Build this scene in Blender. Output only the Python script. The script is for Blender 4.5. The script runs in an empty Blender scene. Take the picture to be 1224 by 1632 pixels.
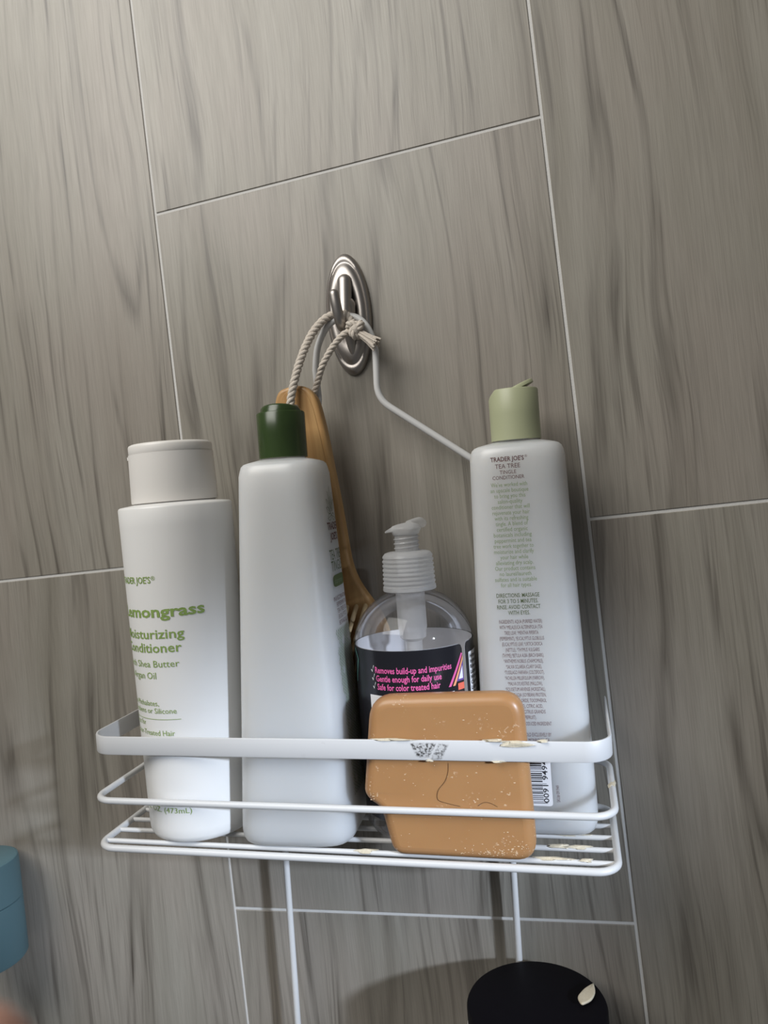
import bpy, math, random
from mathutils import Matrix, Vector, Euler
random.seed(7)
SC = bpy.context.scene
COL = SC.collection
V = Vector
PI = math.pi

# ------------------------------------------------------------------ camera
cam_d = bpy.data.cameras.new('camera')
cam = bpy.data.objects.new('camera', cam_d)
COL.objects.link(cam)
right = V((0.95228102, 0.28276961, -0.11490084))
down = V((-0.11119975, -0.02916035, -0.99337017))
fwd = V((-0.28424544, 0.95874450, 0.00367507))
CP = V((0.29549628, -0.49917814, 0.01755595))
m = Matrix((right, -down, -fwd)).transposed().to_4x4()
m.translation = CP
cam.matrix_world = m
cam_d.sensor_fit = 'AUTO'
cam_d.sensor_width = 36.0
cam_d.lens = 1226.0 / 1632.0 * 36.0
cam_d.clip_start = 0.005
cam_d.dof.use_dof = True
cam_d.dof.focus_distance = 0.445
cam_d.dof.aperture_fstop = 15.0
SC.camera = cam

# ------------------------------------------------------------------ world and light
world = bpy.data.worlds.new('bathroom_air')
SC.world = world
world.use_nodes = True
bg = world.node_tree.nodes['Background']
bg.inputs[0].default_value = (0.95, 0.97, 1.0, 1)
bg.inputs[1].default_value = 0.115

def aim(o, target):
    o.rotation_euler = (V(target) - o.location).to_track_quat('-Z', 'Y').to_euler()

def area(name, loc, target, size, power, col):
    d = bpy.data.lights.new(name, 'AREA'); d.shape = 'RECTANGLE'
    d.size, d.size_y = size; d.energy = power; d.color = col; d.spread = math.radians(118)
    o = bpy.data.objects.new(name, d); COL.objects.link(o); o.location = loc; aim(o, target)
    return o
# big diffuse window, high on the left in front of the shower wall
area('window_light', (-0.34, -0.93, 1.00), (0.05, 0, 0.34), (1.05, 0.9), 9.7, (1.0, 0.975, 0.925))
# small strip of daylight that reaches the shelf low from the right
sd = bpy.data.lights.new('daylight_gap', 'SPOT')
sd.energy = 172; sd.color = (0.74, 0.84, 1.0); sd.shadow_soft_size = 0.055
sd.spot_size = math.radians(11.2); sd.spot_blend = 0.75
so = bpy.data.objects.new('daylight_gap', sd); COL.objects.link(so)
so.location = (1.58, -1.06, 0.26); aim(so, (0.115, -0.05, -0.195))

SC.view_settings.view_transform = 'Standard'
SC.view_settings.look = 'None'
SC.view_settings.exposure = 0.0
SC.view_settings.gamma = 1.0
SC.view_settings.use_curve_mapping = False

# ------------------------------------------------------------------ helpers: materials
def new_mat(name):
    mt = bpy.data.materials.new(name); mt.use_nodes = True
    return mt, mt.node_tree, mt.node_tree.nodes['Principled BSDF']

def pmat(name, col, rough=0.4, metal=0.0, sss=0.0, sss_scale=0.004, spec=0.5, noise=0.0, nscale=40, bump=0.0, bscale=300,
         stretch=None, col2=None):
    mt, nt, b = new_mat(name)
    b.inputs['Base Color'].default_value = (*col, 1)
    b.inputs['Roughness'].default_value = rough
    b.inputs['Metallic'].default_value = metal
    b.inputs['Specular IOR Level'].default_value = spec
    if sss:
        b.inputs['Subsurface Weight'].default_value = sss
        b.inputs['Subsurface Radius'].default_value = (1, 0.9, 0.8)
        b.inputs['Subsurface Scale'].default_value = sss_scale
    tc = nt.nodes.new('ShaderNodeTexCoord')
    mp = nt.nodes.new('ShaderNodeMapping')
    if stretch: mp.inputs['Scale'].default_value = stretch
    nt.links.new(tc.outputs['Object'], mp.inputs[0])
    n = nt.nodes.new('ShaderNodeTexNoise'); n.inputs['Scale'].default_value = nscale; n.inputs['Detail'].default_value = 4
    nt.links.new(mp.outputs[0], n.inputs['Vector'])
    c2 = col2 or tuple(c * (1 - noise) for c in col)
    mx = nt.nodes.new('ShaderNodeMix'); mx.data_type = 'RGBA'
    mx.inputs[6].default_value = (*col, 1); mx.inputs[7].default_value = (*c2, 1)
    nt.links.new(n.outputs[0], mx.inputs[0]); nt.links.new(mx.outputs[2], b.inputs['Base Color'])
    if bump:
        n2 = nt.nodes.new('ShaderNodeTexNoise'); n2.inputs['Scale'].default_value = bscale
        nt.links.new(mp.outputs[0], n2.inputs['Vector'])
        bp = nt.nodes.new('ShaderNodeBump'); bp.inputs['Strength'].default_value = bump; bp.inputs['Distance'].default_value = 0.0005
        nt.links.new(n2.outputs[0], bp.inputs['Height']); nt.links.new(bp.outputs[0], b.inputs['Normal'])
    return mt

def ramp(nt, src, pts):
    r = nt.nodes.new('ShaderNodeValToRGB')
    e = r.color_ramp.elements
    e[0].position, e[0].color = pts[0][0], (*[pts[0][1]] * 3, 1)
    e[1].position, e[1].color = pts[-1][0], (*[pts[-1][1]] * 3, 1)
    for p, v in pts[1:-1]:
        x = e.new(p); x.color = (v, v, v, 1)
    nt.links.new(src, r.inputs[0])
    return r.outputs[0]

def mathn(nt, op, a, b_=None, clamp=False):
    n = nt.nodes.new('ShaderNodeMath'); n.operation = op; n.use_clamp = clamp
    for i, s in enumerate((a, b_)):
        if s is None: continue
        if isinstance(s, (int, float)): n.inputs[i].default_value = s
        else: nt.links.new(s, n.inputs[i])
    return n.outputs[0]

def mixc(nt, fac, a, b_):
    n = nt.nodes.new('ShaderNodeMix'); n.data_type = 'RGBA'
    for i, s in ((0, fac), (6, a), (7, b_)):
        if isinstance(s, tuple): n.inputs[i].default_value = (*s, 1)
        elif isinstance(s, (int, float)): n.inputs[i].default_value = s
        else: nt.links.new(s, n.inputs[i])
    return n.outputs[2]

def tile_material():
    mt, nt, b = new_mat('wood_look_tile')
    L = nt.links
    tc = nt.nodes.new('ShaderNodeTexCoord'); oi = nt.nodes.new('ShaderNodeObjectInfo')
    sx = nt.nodes.new('ShaderNodeSeparateXYZ'); L.new(tc.outputs['Object'], sx.inputs[0])
    rx = mathn(nt, 'ADD', sx.outputs[0], mathn(nt, 'MULTIPLY', oi.outputs['Random'], 9.0))
    rz = mathn(nt, 'ADD', sx.outputs[2], mathn(nt, 'MULTIPLY', oi.outputs['Random'], 17.0))
    def vec(kx, kz, x=rx, z=rz, off=0.0):
        c = nt.nodes.new('ShaderNodeCombineXYZ')
        L.new(mathn(nt, 'MULTIPLY', x, kx), c.inputs[0]); c.inputs[1].default_value = off
        L.new(mathn(nt, 'MULTIPLY', z, kz), c.inputs[2]); return c.outputs[0]
    def noise(v, detail=2, rough=0.5, dist=0.0):
        n = nt.nodes.new('ShaderNodeTexNoise'); n.inputs['Scale'].default_value = 1.0
        n.inputs['Detail'].default_value = detail; n.inputs['Roughness'].default_value = rough
        n.inputs['Distortion'].default_value = dist
        L.new(v, n.inputs['Vector']); return n.outputs[0]
    warp = mathn(nt, 'MULTIPLY', mathn(nt, 'SUBTRACT', noise(vec(8, 2.2), 2), 0.5), 0.06)
    wx = mathn(nt, 'ADD', rx, warp)
    warp2 = mathn(nt, 'MULTIPLY', mathn(nt, 'SUBTRACT', noise(vec(45, 9, off=3), 1), 0.5), 0.0035)
    wx = mathn(nt, 'ADD', wx, warp2)
    broad = noise(vec(38, 1.3, wx, off=1), 3, 0.55)
    lines = noise(vec(150, 2.6, wx, off=5), 2, 0.6)
    thin = noise(vec(330, 7.0, wx, off=8), 2, 0.6)
    fine = noise(vec(1300, 28, rx, off=2), 2, 0.6)
    mask = noise(vec(17, 3.5, wx, off=11), 1)
    tint = noise(vec(11, 5, rx, off=14), 2)
    ring = noise(vec(11, 0.75, wx, off=21), 1, 0.4)
    ph = mathn(nt, 'FRACT', mathn(nt, 'ADD', mathn(nt, 'MULTIPLY', ring, 11.0), mathn(nt, 'MULTIPLY', thin, 0.35)))
    d3 = ramp(nt, ph, [(0.0, 0.75), (0.10, 0.0), (0.80, 0.0), (0.97, 1.0), (1.0, 0.75)])
    brk = ramp(nt, noise(vec(70, 9, wx, off=31), 2), [(0.40, 0.12), (0.60, 1.0)])
    d3 = mathn(nt, 'MULTIPLY', d3, brk)
    d1 = ramp(nt, lines, [(0.52, 0), (0.66, 1)])
    d2 = ramp(nt, thin, [(0.54, 0), (0.66, 1)])
    mk = ramp(nt, mask, [(0.36, 0.15), (0.62, 1)])
    dark = mathn(nt, 'MULTIPLY', mathn(nt, 'ADD', mathn(nt, 'MULTIPLY', d1, 0.36), mathn(nt, 'MULTIPLY', d2, 0.58)), mk, True)
    dark = mathn(nt, 'ADD', mathn(nt, 'MULTIPLY', dark, 0.8), mathn(nt, 'MULTIPLY', d3, 0.68), True)
    base = mixc(nt, ramp(nt, broad, [(0.30, 0), (0.70, 1)]), (0.232, 0.213, 0.176), (0.310, 0.290, 0.250))
    base = mixc(nt, ramp(nt, tint, [(0.42, 0), (0.62, 0.45)]), base, (0.292, 0.253, 0.221))
    base = mixc(nt, mathn(nt, 'MULTIPLY', ramp(nt, fine, [(0.40, 0), (0.66, 1)]), 0.30), base, (0.135, 0.122, 0.102))
    colr = mixc(nt, dark, base, (0.074, 0.063, 0.051))
    L.new(colr, b.inputs['Base Color'])
    L.new(mathn(nt, 'ADD', mathn(nt, 'MULTIPLY', fine, 0.12), 0.30), b.inputs['Roughness'])
    b.inputs['Specular IOR Level'].default_value = 0.45
    bp = nt.nodes.new('ShaderNodeBump'); bp.inputs['Strength'].default_value = 0.12; bp.inputs['Distance'].default_value = 0.0003
    L.new(fine, bp.inputs['Height']); L.new(bp.outputs[0], b.inputs['Normal'])
    return mt

def wood_material():
    mt, nt, b = new_mat('bamboo')
    tc = nt.nodes.new('ShaderNodeTexCoord'); mp = nt.nodes.new('ShaderNodeMapping')
    mp.inputs['Scale'].default_value = (260, 60, 7); mp.inputs['Rotation'].default_value = (0, 0.08, 0)
    nt.links.new(tc.outputs['Object'], mp.inputs[0])
    n = nt.nodes.new('ShaderNodeTexNoise'); n.inputs['Scale'].default_value = 1; n.inputs['Detail'].default_value = 3
    nt.links.new(mp.outputs[0], n.inputs['Vector'])
    c = mixc(nt, ramp(nt, n.outputs[0], [(0.3, 0), (0.7, 1)]), (0.56, 0.345, 0.145), (0.39, 0.21, 0.078))
    nt.links.new(c, b.inputs['Base Color']); b.inputs['Roughness'].default_value = 0.42
    return mt

def soap_material():
    mt, nt, b = new_mat('caramel_soap')
    tc = nt.nodes.new('ShaderNodeTexCoord')
    n = nt.nodes.new('ShaderNodeTexNoise'); n.inputs['Scale'].default_value = 35; n.inputs['Detail'].default_value = 3
    nt.links.new(tc.outputs['Object'], n.inputs['Vector'])
    base = mixc(nt, n.outputs[0], (0.40, 0.215, 0.092), (0.345, 0.175, 0.070))
    # dried foam specks
    n3 = nt.nodes.new('ShaderNodeTexNoise'); n3.inputs['Scale'].default_value = 620; n3.inputs['Detail'].default_value = 2
    n4 = nt.nodes.new('ShaderNodeTexNoise'); n4.inputs['Scale'].default_value = 75
    nt.links.new(tc.outputs['Object'], n3.inputs['Vector']); nt.links.new(tc.outputs['Object'], n4.inputs['Vector'])
    sp = mathn(nt, 'MULTIPLY', ramp(nt, n3.outputs[0], [(0.62, 0), (0.69, 1)]), ramp(nt, n4.outputs[0], [(0.54, 0), (0.66, 0.7)]))
    c = mixc(nt, sp, base, (0.72, 0.55, 0.38))
    nt.links.new(c, b.inputs['Base Color'])
    b.inputs['Roughness'].default_value = 0.36
    b.inputs['Subsurface Weight'].default_value = 0.25; b.inputs['Subsurface Radius'].default_value = (1, 0.5, 0.2)
    b.inputs['Subsurface Scale'].default_value = 0.004
    bp = nt.nodes.new('ShaderNodeBump'); bp.inputs['Strength'].default_value = 0.25; bp.inputs['Distance'].default_value = 0.0006
    nt.links.new(sp, bp.inputs['Height']); nt.links.new(bp.outputs[0], b.inputs['Normal'])
    return mt

def band_material():
    mt, nt, b = new_mat('worn_white_paint')
    tc = nt.nodes.new('ShaderNodeTexCoord'); s = nt.nodes.new('ShaderNodeSeparateXYZ')
    nt.links.new(tc.outputs['Object'], s.inputs[0])
    X, Z = s.outputs[0], s.outputs[2]
    def box(x0, x1, soft=0.0012, src=X):
        a = nt.nodes.new('ShaderNodeMapRange'); a.interpolation_type = 'SMOOTHSTEP'
        a.inputs[1].default_value = x0 - soft; a.inputs[2].default_value = x0 + soft
        c = nt.nodes.new('ShaderNodeMapRange'); c.interpolation_type = 'SMOOTHSTEP'
        c.inputs[1].default_value = x1 - soft; c.inputs[2].default_value = x1 + soft
        c.inputs[3].default_value = 1; c.inputs[4].default_value = 0
        nt.links.new(src, a.inputs[0]); nt.links.new(src, c.inputs[0])
        return mathn(nt, 'MULTIPLY', a.outputs[0], c.outputs[0])
    n = nt.nodes.new('ShaderNodeTexNoise'); n.inputs['Scale'].default_value = 900; n.inputs['Detail'].default_value = 4
    n2 = nt.nodes.new('ShaderNodeTexNoise'); n2.inputs['Scale'].default_value = 110; n2.inputs['Detail'].default_value = 3
    nt.links.new(tc.outputs['Object'], n.inputs['Vector']); nt.links.new(tc.outputs['Object'], n2.inputs['Vector'])
    # slanted sides of the worn patch: x follows height
    xs = mathn(nt, 'SUBTRACT', X, mathn(nt, 'MULTIPLY', mathn(nt, 'SUBTRACT', 0.066, Z), 0.45))
    xr = mathn(nt, 'ADD', X, mathn(nt, 'MULTIPLY', mathn(nt, 'SUBTRACT', 0.066, Z), 0.55))
    patch = mathn(nt, 'MULTIPLY', mathn(nt, 'MULTIPLY', box(0.1995, 0.230, 0.0008, xs), box(0.180, 0.2135, 0.0006, xr)), box(0.0588, 0.0663, 0.0007, Z))
    patch2 = mathn(nt, 'MULTIPLY', box(0.2148, 0.2205, 0.0008, xr), box(0.0575, 0.0662, 0.001, Z))
    pt = mathn(nt, 'MAXIMUM', patch, mathn(nt, 'MULTIPLY', patch2, 0.8))
    scuff = mathn(nt, 'MULTIPLY', pt, ramp(nt, n.outputs[0], [(0.42, 0.15), (0.60, 1)]))
    marks = mathn(nt, 'MULTIPLY', ramp(nt, n2.outputs[0], [(0.66, 0), (0.74, 0.45)]), box(0.14, 0.275, 0.02))
    c = mixc(nt, marks, (0.57, 0.57, 0.57), (0.36, 0.34, 0.32))
    c = mixc(nt, scuff, c, (0.055, 0.052, 0.05))
    nt.links.new(c, b.inputs['Base Color']); b.inputs['Roughness'].default_value = 0.38
    return mt

def clear_material(name, tint=(0.97, 0.97, 0.97), gloss=1.0, rough=0.03, haze=0.0):
    mt = bpy.data.materials.new(name); mt.use_nodes = True; nt = mt.node_tree
    for n in list(nt.nodes): nt.nodes.remove(n)
    out = nt.nodes.new('ShaderNodeOutputMaterial')
    tr = nt.nodes.new('ShaderNodeBsdfTransparent'); tr.inputs[0].default_value = (*tint, 1)
    gl = nt.nodes.new('ShaderNodeBsdfGlossy'); gl.inputs['Roughness'].default_value = rough
    fr = nt.nodes.new('ShaderNodeFresnel'); fr.inputs[0].default_value = 1.5
    f2 = mathn(nt, 'MULTIPLY', fr.outputs[0], gloss, True)
    mx = nt.nodes.new('ShaderNodeMixShader'); nt.links.new(f2, mx.inputs[0])
    nt.links.new(tr.outputs[0], mx.inputs[1]); nt.links.new(gl.outputs[0], mx.inputs[2])
    last = mx.outputs[0]
    if haze:
        df = nt.nodes.new('ShaderNodeBsdfDiffuse'); df.inputs[0].default_value = (0.86, 0.86, 0.86, 1)
        tl = nt.nodes.new('ShaderNodeBsdfTranslucent'); tl.inputs[0].default_value = (0.86, 0.86, 0.86, 1)
        a = nt.nodes.new('ShaderNodeMixShader'); a.inputs[0].default_value = 0.4
        nt.links.new(df.outputs[0], a.inputs[1]); nt.links.new(tl.outputs[0], a.inputs[2])
        m2 = nt.nodes.new('ShaderNodeMixShader'); m2.inputs[0].default_value = haze
        nt.links.new(last, m2.inputs[1]); nt.links.new(a.outputs[0], m2.inputs[2]); last = m2.outputs[0]
    nt.links.new(last, out.inputs[0])
    return mt

M = dict(
    tile=tile_material(), grout=pmat('grout', (0.60, 0.59, 0.57), 0.8, noise=0.12, nscale=120, bump=0.3, bscale=900),
    nickel=pmat('brushed_nickel', (0.42, 0.39, 0.365), 0.42, 1.0, noise=0.1, nscale=200),
    paint=pmat('white_coated_wire', (0.60, 0.60, 0.595), 0.36, noise=0.04, nscale=60),
    band=band_material(),
    residue=pmat('dried_soap', (0.70, 0.62, 0.47), 0.5, noise=0.25, nscale=300, sss=0.3, bump=0.6, bscale=700),
    white=pmat('white_plastic', (0.77, 0.765, 0.75), 0.33, sss=0.15, noise=0.015),
    cream=pmat('white_cap_plastic', (0.76, 0.735, 0.70), 0.38, sss=0.1, noise=0.015),
    milky=pmat('milky_plastic', (0.52, 0.53, 0.535), 0.30, sss=0.9, sss_scale=0.05, noise=0.02),
    green=pmat('dark_green_cap', (0.038, 0.070, 0.018), 0.25, sss=0.3, sss_scale=0.004, noise=0.45, nscale=60, stretch=(1, 1, 0.4)),
    sage=pmat('sage_cap', (0.40, 0.42, 0.265), 0.42, noise=0.03),
    ink_green=pmat('green_ink', (0.235, 0.345, 0.09), 0.5, noise=0.03),
    ink_sage=pmat('grey_green_ink', (0.20, 0.27, 0.13), 0.5, noise=0.03),
    ink_brown=pmat('maroon_ink', (0.10, 0.035, 0.04), 0.5, noise=0.03),
    ink_black=pmat('black_ink', (0.03, 0.03, 0.035), 0.5, noise=0.03),
    ink_olive=pmat('olive_ink', (0.075, 0.105, 0.04), 0.5, noise=0.03),
    ink_leaf=pmat('leaf_print_ink', (0.20, 0.26, 0.165), 0.5, noise=0.1),
    ink_pink=pmat('pink_ink', (0.75, 0.12, 0.36), 0.45, noise=0.03),
    ink_orange=pmat('orange_ink', (0.85, 0.36, 0.18), 0.45, noise=0.03),
    ink_purple=pmat('purple_ink', (0.14, 0.07, 0.32), 0.45, noise=0.03),
    ink_teal=pmat('teal_ink', (0.16, 0.42, 0.36), 0.45, noise=0.03),
    ink_white=pmat('white_ink', (0.80, 0.80, 0.82), 0.45, noise=0.02),
    label=pmat('black_label', (0.012, 0.012, 0.016), 0.22, noise=0.1),
    backing=pmat('label_backing', (0.72, 0.72, 0.75), 0.5, noise=0.03),
    clear=clear_material('clear_bottle', (0.955, 0.95, 0.955), 0.65, 0.04, haze=0.035),
    frosted=clear_material('frosted_pump', (0.95, 0.95, 0.95), 0.8, 0.15, haze=0.30),
    opaline=clear_material('opaline_pump', (0.95, 0.95, 0.95), 0.6, 0.2, haze=0.42),
    wood=wood_material(), peg=pmat('pale_peg', (0.74, 0.56, 0.32), 0.5, noise=0.35, nscale=150),
    rope=pmat('cotton_rope', (0.68, 0.61, 0.53), 0.9, noise=0.25, nscale=900, bump=0.8, bscale=1500),
    foam=pmat('dried_foam', (0.60, 0.42, 0.26), 0.5, noise=0.1),
    soap=soap_material(), hair=pmat('hair', (0.06, 0.035, 0.02), 0.4, noise=0.1),
    black=pmat('black_lid', (0.0035, 0.003, 0.005), 0.6, spec=0.12, noise=0.2, nscale=200),
    teal=pmat('teal_plastic', (0.095, 0.180, 0.210), 0.5, noise=0.06),
    dark=pmat('painted_slot_shade', (0.01, 0.02, 0.025), 0.6, noise=0.1),  # flat near-black colour standing in for shade inside the holder's slot
    skin=pmat('skin', (0.62, 0.34, 0.26), 0.5, sss=0.3, sss_scale=0.003, noise=0.12, nscale=300),
    nail=pmat('nail', (0.68, 0.42, 0.36), 0.3, noise=0.05),
)

# ------------------------------------------------------------------ helpers: geometry
class MB:
    def __init__(s): s.v = []; s.f = []
    def add(s, vs, fs):
        o = len(s.v); s.v += [tuple(x) for x in vs]; s.f += [tuple(i + o for i in f) for f in fs]
        return s
    def loft(s, rings, cap0=True, cap1=True, closed=True):
        n = len(rings[0]); vs = [p for r in rings for p in r]; fs = []
        for k in range(len(rings) - 1):
            for i in range(n if closed else n - 1):
                j = (i + 1) % n
                fs.append((k * n + i, k * n + j, (k + 1) * n + j, (k + 1) * n + i))
        if cap0: fs.append(tuple(reversed(range(n))))
        if cap1: fs.append(tuple((len(rings) - 1) * n + i for i in range(n)))
        return s.add(vs, fs)
    def tube(s, pts, r, sides=10, closed=False, round_ends=False):
        pts = [V(p) for p in pts]
        rs = list(r) if isinstance(r, (list, tuple)) else [r] * len(pts)
        if round_ends and not closed:
            d0 = (pts[0] - pts[1]).normalized(); d1 = (pts[-1] - pts[-2]).normalized()
            a, b, ra, rb = pts[0], pts[-1], rs[0], rs[-1]
            pre = [(a + d0 * ra * math.sin(t), ra * math.cos(t)) for t in (1.45, 1.1, 0.7, 0.35)]
            post = [(b + d1 * rb * math.sin(t), rb * math.cos(t)) for t in (0.35, 0.7, 1.1, 1.45)]
            pts = [p for p, _ in pre] + pts + [p for p, _ in post]
            rs = [q for _, q in pre] + rs + [q for _, q in post]
        N = len(pts)
        T = []
        for i in range(N):
            a = pts[(i - 1) % N] if (closed or i > 0) else pts[i]
            b = pts[(i + 1) % N] if (closed or i < N - 1) else pts[i]
            T.append((b - a).normalized())
        up = V((0, 0, 1)) if abs(T[0].z) < 0.9 else V((0, 1, 0))
        nrm = (up - T[0] * up.dot(T[0])).normalized()
        rings = []
        for i in range(N):
            nrm = (nrm - T[i] * nrm.dot(T[i])).normalized()
            bn = T[i].cross(nrm)
            rings.append([pts[i] + (nrm * math.cos(2 * PI * k / sides) + bn * math.sin(2 * PI * k / sides)) * rs[i] for k in range(sides)])
        if closed: rings.append(rings[0]); return s.loft(rings, False, False)
        return s.loft(rings)
    def lathe(s, prof, n=40, c=(0, 0), cap0=True, cap1=True):
        return s.loft([[(c[0] + r * math.cos(2 * PI * k / n), c[1] + r * math.sin(2 * PI * k / n), z) for k in range(n)] for r, z in prof], cap0, cap1)
    def box(s, a, b):
        (x0, y0, z0), (x1, y1, z1) = a, b
        return s.add([(x0, y0, z0), (x1, y0, z0), (x1, y1, z0), (x0, y1, z0), (x0, y0, z1), (x1, y0, z1), (x1, y1, z1), (x0, y1, z1)],
                     [(3, 2, 1, 0), (4, 5, 6, 7), (0, 1, 5, 4), (1, 2, 6, 5), (2, 3, 7, 6), (3, 0, 4, 7)])
    def blob(s, c, size, seed=0, n=10, wob=0.25):
        rnd = random.Random(seed); rings = []
        ph = [rnd.uniform(0, 6.28) for _ in range(4)]
        for i in range(1, 7):
            t = PI * i / 7
            ring = []
            for k in range(n):
                a = 2 * PI * k / n
                w = 1 + wob * math.sin(2 * a + ph[0] + t * 2) * math.sin(t) + wob * 0.6 * math.sin(3 * a + ph[1] - t * 3) * math.sin(t)
                ring.append((c[0] + size[0] * w * math.sin(t) * math.cos(a), c[1] + size[1] * w * math.sin(t) * math.sin(a), c[2] - size[2] * math.cos(t)))
            rings.append(ring)
        return s.loft(rings)
    def build(s, name, mat, parent=None, smooth=True, angle=40, kind=None):
        me = bpy.data.meshes.new(name)
        me.from_pydata(s.v, [], s.f); me.validate(); me.update()
        if smooth:
            me.polygons.foreach_set('use_smooth', [True] * len(me.polygons))
            me.set_sharp_from_angle(angle=math.radians(angle))
        me.materials.append(M[mat] if isinstance(mat, str) else mat)
        o = bpy.data.objects.new(name, me); COL.objects.link(o)
        if parent: o.parent = parent
        if kind: o['kind'] = kind
        return o

def rounded(poly, seg=6):
    """polygon corners (x, z, radius) -> smooth outline"""
    out = []; n = len(poly)
    for i in range(n):
        p = V(poly[i][:2]); a = V(poly[i - 1][:2]); b = V(poly[(i + 1) % n][:2]); r = poly[i][2]
        da = (a - p).normalized(); db = (b - p).normalized()
        r = min(r, 0.49 * (a - p).length, 0.49 * (b - p).length)
        p0 = p + da * r; p1 = p + db * r
        for k in range(seg + 1):
            t = k / seg
            out.append(p0 * (1 - t) ** 2 + p * 2 * t * (1 - t) + p1 * t * t)
    return out

def smooth_path(pts, sub=6, closed=False):
    P = [V(p) for p in pts]; n = len(P); out = []
    rng = range(n if closed else n - 1)
    for i in rng:
        p0 = P[i - 1] if (closed or i > 0) else P[0]; p1 = P[i]; p2 = P[(i + 1) % n]
        p3 = P[(i + 2) % n] if (closed or i + 2 < n) else P[-1]
        for k in range(sub):
            t = k / sub
            out.append(0.5 * ((2 * p1) + (p2 - p0) * t + (2 * p0 - 5 * p1 + 4 * p2 - p3) * t * t + (3 * p1 - p0 - 3 * p2 + p3) * t ** 3))
    if not closed: out.append(P[-1])
    return out

def slab(outline, y0, y1, bev, seg=5, to3=None):
    """outline in (x, z), front face at y0 (towards the camera), back at y1, rounded front and back edges"""
    P = [V(p) for p in outline]; n = len(P); N = []
    for i in range(n):
        t = (P[(i + 1) % n] - P[i - 1]); N.append(V((t.y, -t.x)).normalized())
    if sum(P[i].x * P[(i + 1) % n].y - P[(i + 1) % n].x * P[i].y for i in range(n)) < 0: N = [-k for k in N]
    rings = []
    def ring(ins, y):
        return [((P[i] - N[i] * ins).x, y, (P[i] - N[i] * ins).y) for i in range(n)]
    for k in range(seg + 1):
        a = PI / 2 * k / seg
        rings.append(ring(bev * (1 - math.sin(a)), y0 + bev * (1 - math.cos(a))))
    for k in range(seg + 1):
        a = PI / 2 * k / seg
        rings.append(ring(bev * (1 - math.cos(a)), y1 - bev * (1 - math.sin(a))))
    if to3: rings = [[to3(p) for p in r] for r in rings]
    b = MB(); b.loft(rings, False, False)
    for r, flip in ((rings[0], True), (rings[-1], False)):
        c = sum((V(p) for p in r), V()) / n
        b.add(r + [c], [((i + 1) % n, i, n) if flip else (i, (i + 1) % n, n) for i in range(n)])
    return b

def empty(name, label, cat, group=None):
    o = bpy.data.objects.new(name, None); COL.objects.link(o); o.empty_display_size = 0.02
    return tag(o, label, cat, group)
def tag(o, label, cat, group=None):
    o['label'] = label; o['category'] = cat
    if group: o['group'] = group
    return o

# text set as flat print, wrapped on a surface by fn(u, w) -> (x, y, z)
TXT = []
def glyphs(body, size, width=None, bold=0.0, align='LEFT', shear=0.0):
    cu = bpy.data.curves.new('text', 'FONT'); cu.body = body; cu.size = 1.0; cu.resolution_u = 2
    cu.offset = bold; cu.shear = shear
    ob = bpy.data.objects.new('text', cu); COL.objects.link(ob)
    dg = bpy.context.evaluated_depsgraph_get(); dg.update()
    me = bpy.data.meshes.new_from_object(ob.evaluated_get(dg))
    vs = [tuple(v.co[:2]) for v in me.vertices]; fs = [tuple(p.vertices) for p in me.polygons]
    bpy.data.objects.remove(ob); bpy.data.curves.remove(cu); bpy.data.meshes.remove(me)
    if not vs: return [], [], 0
    x0 = min(v[0] for v in vs); x1 = max(v[0] for v in vs)
    sx = size if width is None else width / (x1 - x0)
    w = (x1 - x0) * sx
    off = {'LEFT': 0, 'CENTER': -w / 2, 'RIGHT': -w}[align]
    return [((v[0] - x0) * sx + off, v[1] * size) for v in vs], fs, w
def put(mb, body, u, w, size, fn, width=None, bold=0.0, align='LEFT', rot=0.0, shear=0.0):
    vs, fs, _ = glyphs(body, size, width, bold, align, shear)
    c, s = math.cos(rot), math.sin(rot)
    mb.add([fn(u + a * c - b * s, w + a * s + b * c) for a, b in vs], fs)
def quad(mb, pts, fn, n=6):
    """flat patch with corner points (u, w) given counter-clockwise, subdivided so it follows the surface"""
    a, b, c, d = [V(p) for p in pts]; vs = []; fs = []
    for i in range(n + 1):
        for j in range(n + 1):
            p = (a * (1 - i / n) + b * (i / n)) * (1 - j / n) + (d * (1 - i / n) + c * (i / n)) * (j / n)
            vs.append(fn(p.x, p.y))
    for i in range(n):
        for j in range(n):
            k = i * (n + 1) + j; fs.append((k, k + n + 1, k + n + 2, k + 1))
    mb.add(vs, fs)

# ------------------------------------------------------------------ wall of wood-look tiles
PW, HH = 0.28, 0.2552          # plank pitch, half plank length
gap = 0.0020
wall = MB().box((-0.84, 0.0007, -0.80), (0.84, 0.012, 0.80)).build('wall_back', 'grout', smooth=False)
wall['kind'] = 'structure'
def tile_mesh():
    w, h, c = (PW - gap) / 2, (2 * HH - gap) / 2, 0.0004
    b = MB()
    b.loft([[(-x, y, -z), (x, y, -z), (x, y, z), (-x, y, z)] for x, y, z in ((w, 0.008, h), (w, c, h), (w - c, 0, h - c))])
    me = bpy.data.meshes.new('tile'); me.from_pydata(b.v, [], [f[::-1] for f in b.f]); me.update(); me.materials.append(M['tile'])
    return me
tm = tile_mesh()
for i in range(-3, 3):
    for k in range(-2, 3):
        zc = (2 * k * HH) if i % 2 == 0 else (2 * k + 1) * HH
        if abs(zc) > 0.62: continue
        t = bpy.data.objects.new('tile', tm); COL.objects.link(t); t.parent = wall
        t.location = ((i + 0.5) * PW, 0, zc)

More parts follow.
